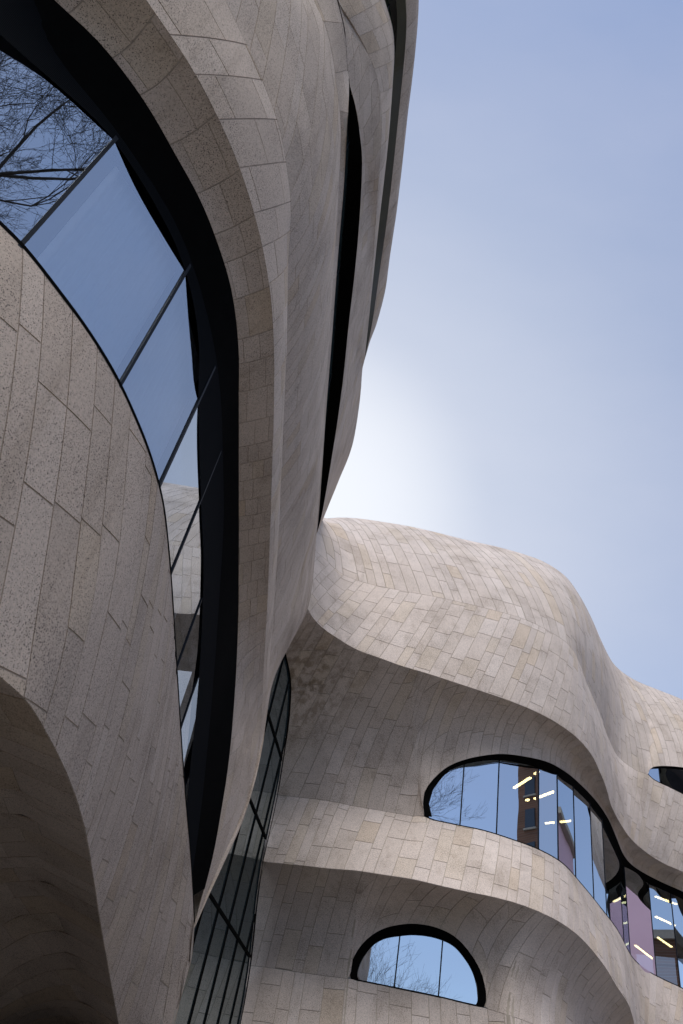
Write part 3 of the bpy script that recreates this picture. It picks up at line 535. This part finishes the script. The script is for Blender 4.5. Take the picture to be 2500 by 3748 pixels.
# ------------------------------------------------------------------ bare trees behind the camera, seen mirrored in the glass
M_BARK = flat('bark', (0.06, 0.05, 0.042), 0.9, 0.1, 0, 0.3, 8)
def tree(name, base, height, spread, label, seed, levels=6, trunk_r=0.28, bole=0.0):
    r = random.Random(seed); V, F = [], []; V2, F2 = [], []
    def tube(vs_, fs_, p, q, ra, rb, n):
        d = (q-p).normalized(); u = d.orthogonal().normalized(); w = d.cross(u); k = len(vs_)
        for c, rr in ((p, ra), (q, rb)):
            for i in range(n):
                an = 2*math.pi*i/n; vs_.append(tuple(c+(u*math.cos(an)+w*math.sin(an))*rr))
        for i in range(n): fs_.append((k+i, k+(i+1) % n, k+n+(i+1) % n, k+n+i))
    def grow(p, d, ln, rad, lev):
        segs = 3 if lev > 1 else 2
        for s_ in range(segs):
            d = (d+Vector((r.uniform(-1, 1), r.uniform(-1, 1), r.uniform(-0.6, 0.9)))*(0.20 if lev < levels else 0.06)).normalized()
            q = p+d*(ln/segs); rb = rad*0.86
            a, b_ = (V, F) if lev >= levels-1 else (V2, F2)
            tube(a, b_, p, q, rad, rb, 7 if lev >= levels-1 else (4 if lev > 2 else 3)); p = q; rad = rb
            if 0 < lev < levels and r.random() < 0.75:
                nd_ = (d+Vector((r.uniform(-1, 1), r.uniform(-1, 1), r.uniform(-0.5, 0.8)))*0.9).normalized(); grow(p, nd_, ln*r.uniform(0.5, 0.75), rad*0.55, lev-1)
        if lev > 0:
            for _ in range(3 if lev >= levels-1 else 2):
                ax = Vector((r.uniform(-1, 1), r.uniform(-1, 1), r.uniform(-0.35, 0.7)))
                nd_ = (d+ax.normalized()*(0.75*spread)).normalized(); grow(p, nd_, ln*r.uniform(0.66, 0.86), max(rad*0.66, 0.006), lev-1)
    if bole: tube(V, F, Vector((0, 0, 0)), Vector((0.15, 0.1, bole)), trunk_r*1.25, trunk_r, 9)
    grow(Vector((0.15, 0.1, bole)) if bole else Vector((0, 0, 0)), Vector((0.05, 0, 1)), height*0.26, trunk_r, levels)
    rt = root(name, base, label, 'tree')
    mesh('trunk', V, F, M_BARK, rt, smooth=True); mesh('crown', V2, F2, M_BARK, rt)
    print('TREE', len(F)+len(F2), max(v[2] for v in V2))
tree('bare_tree', (4.4, -8.6, 0), 22, 0.85, 'tall bare tree whose fine branches mirror in the large near window', 5, levels=7, bole=12.0)
tree('bare_tree', (-7.8, -19.0, 0), 20, 0.9, 'smaller bushy bare tree mirrored in the lowest far window', 8)

# ------------------------------------------------------------------ brick blocks: some mirrored in the far glass, others added to block low sky
def brick_mat(name, c1, c2):
    m, t, b = mat(name); o = nd(t, 'ShaderNodeTexCoord').outputs['Object']
    mpn = nd(t, 'ShaderNodeMapping'); mpn.inputs['Rotation'].default_value = (math.pi/2, 0, math.pi/2); t.links.new(o, mpn.inputs['Vector'])
    br = nd(t, 'ShaderNodeTexBrick'); br.inputs['Scale'].default_value = 2.2
    br.inputs['Color1'].default_value = (*c1, 1); br.inputs['Color2'].default_value = (*c2, 1); br.inputs['Mortar'].default_value = (0.28, 0.24, 0.2, 1)
    t.links.new(mpn.outputs['Vector'], br.inputs['Vector']); t.links.new(br.outputs['Color'], b.inputs['Base Color']); b.inputs['Roughness'].default_value = 0.9; return m
M_BR1 = brick_mat('brown_brick', (0.17, 0.075, 0.04), (0.24, 0.11, 0.06)); M_WGL = flat('window_dark', (0.02, 0.025, 0.03), 0.1, 0.8)
M_TRIM = flat('limestone_trim', (0.42, 0.36, 0.29), 0.8, 0.2, 0, 0.1)
def block(x0, y0, x1, y1, h, label, rows, cols, north=False):
    c = np.array([(x0+x1)/2, (y0+y1)/2, 0.0]); rt = root('brick_building', c, label, 'building')
    V, F = box_vf((c[0], c[1], h/2), ((x1-x0)/2, 0, 0), (0, (y1-y0)/2, 0), (0, 0, h/2)); mesh('wall', V, F, M_BR1, rt, c)
    V, F = box_vf((c[0], c[1], h+0.3), ((x1-x0)/2+0.4, 0, 0), (0, (y1-y0)/2+0.4, 0), (0, 0, 0.32)); mesh('cornice', V, F, M_TRIM, rt, c)
    wv, wf = box_vf((0, 0, 0), (0.06, 0, 0), (0, 0.6, 0), (0, 0, 0.9)); sv, sf = box_vf((0, 0, -1.0), (0.14, 0, 0), (0, 0.75, 0), (0, 0, 0.09))
    wm = None
    for i in range(rows):
        for j in range(cols):
            z = 3.0+i*(h-4.0)/rows; y = y0+(j+0.5)*(y1-y0)/cols; x = x0+(j+0.5)*(x1-x0)/cols
            if wm is None:
                w = mesh('window', wv, wf, M_WGL, rt); s_ = mesh('sill', sv, sf, M_TRIM, w); wm = (w.data, s_.data)
            else:
                w = link(bpy.data.objects.new('window', wm[0]), rt); link(bpy.data.objects.new('sill', wm[1]), w)
            w.location = (x0-0.03-c[0], y-c[1], z) if not north else (x-c[0], y1+0.03-c[1], z)
            if north: w.rotation_euler.z = -math.pi/2
block(48, -10.2, 60, 2, 46, 'tall brown brick apartment tower mirrored in the wide far window', 13, 4)
block(52, 5, 64, 33, 22, 'long low brown brick block mirrored at the right end of the far window', 6, 9)
block(52, -62, 64, -12, 21, 'brick apartment row added down the street to block low sky, dark in the far glass', 6, 12)  # added out of frame to cut low sky light on the lower stone
block(-48, -84, 44, -72, 15, 'unseen low brick terrace added behind the camera to block low sky', 4, 22, north=True)  # also added out of frame, screens light from the low horizon
c = np.array([56.0, 41.5, 0.0]); rt = root('rendered_building', c, 'pink rendered building mirrored in one pane at the right of the far window', 'building')
M_PINK = flat('pink_render', (0.78, 0.50, 0.56), 0.9, 0.1, 0, 0.04, 0.3)
V, F = box_vf((0, 0, 15), (4.2, -5.6, 0), (4.0, 3.0, 0), (0, 0, 15)); mesh('wall', V, F, M_PINK, rt)
V, F = box_vf((0, 0, 30.25), (4.5, -6.0, 0), (4.3, 3.2, 0), (0, 0, 0.27)); mesh('cornice', V, F, M_TRIM, rt)
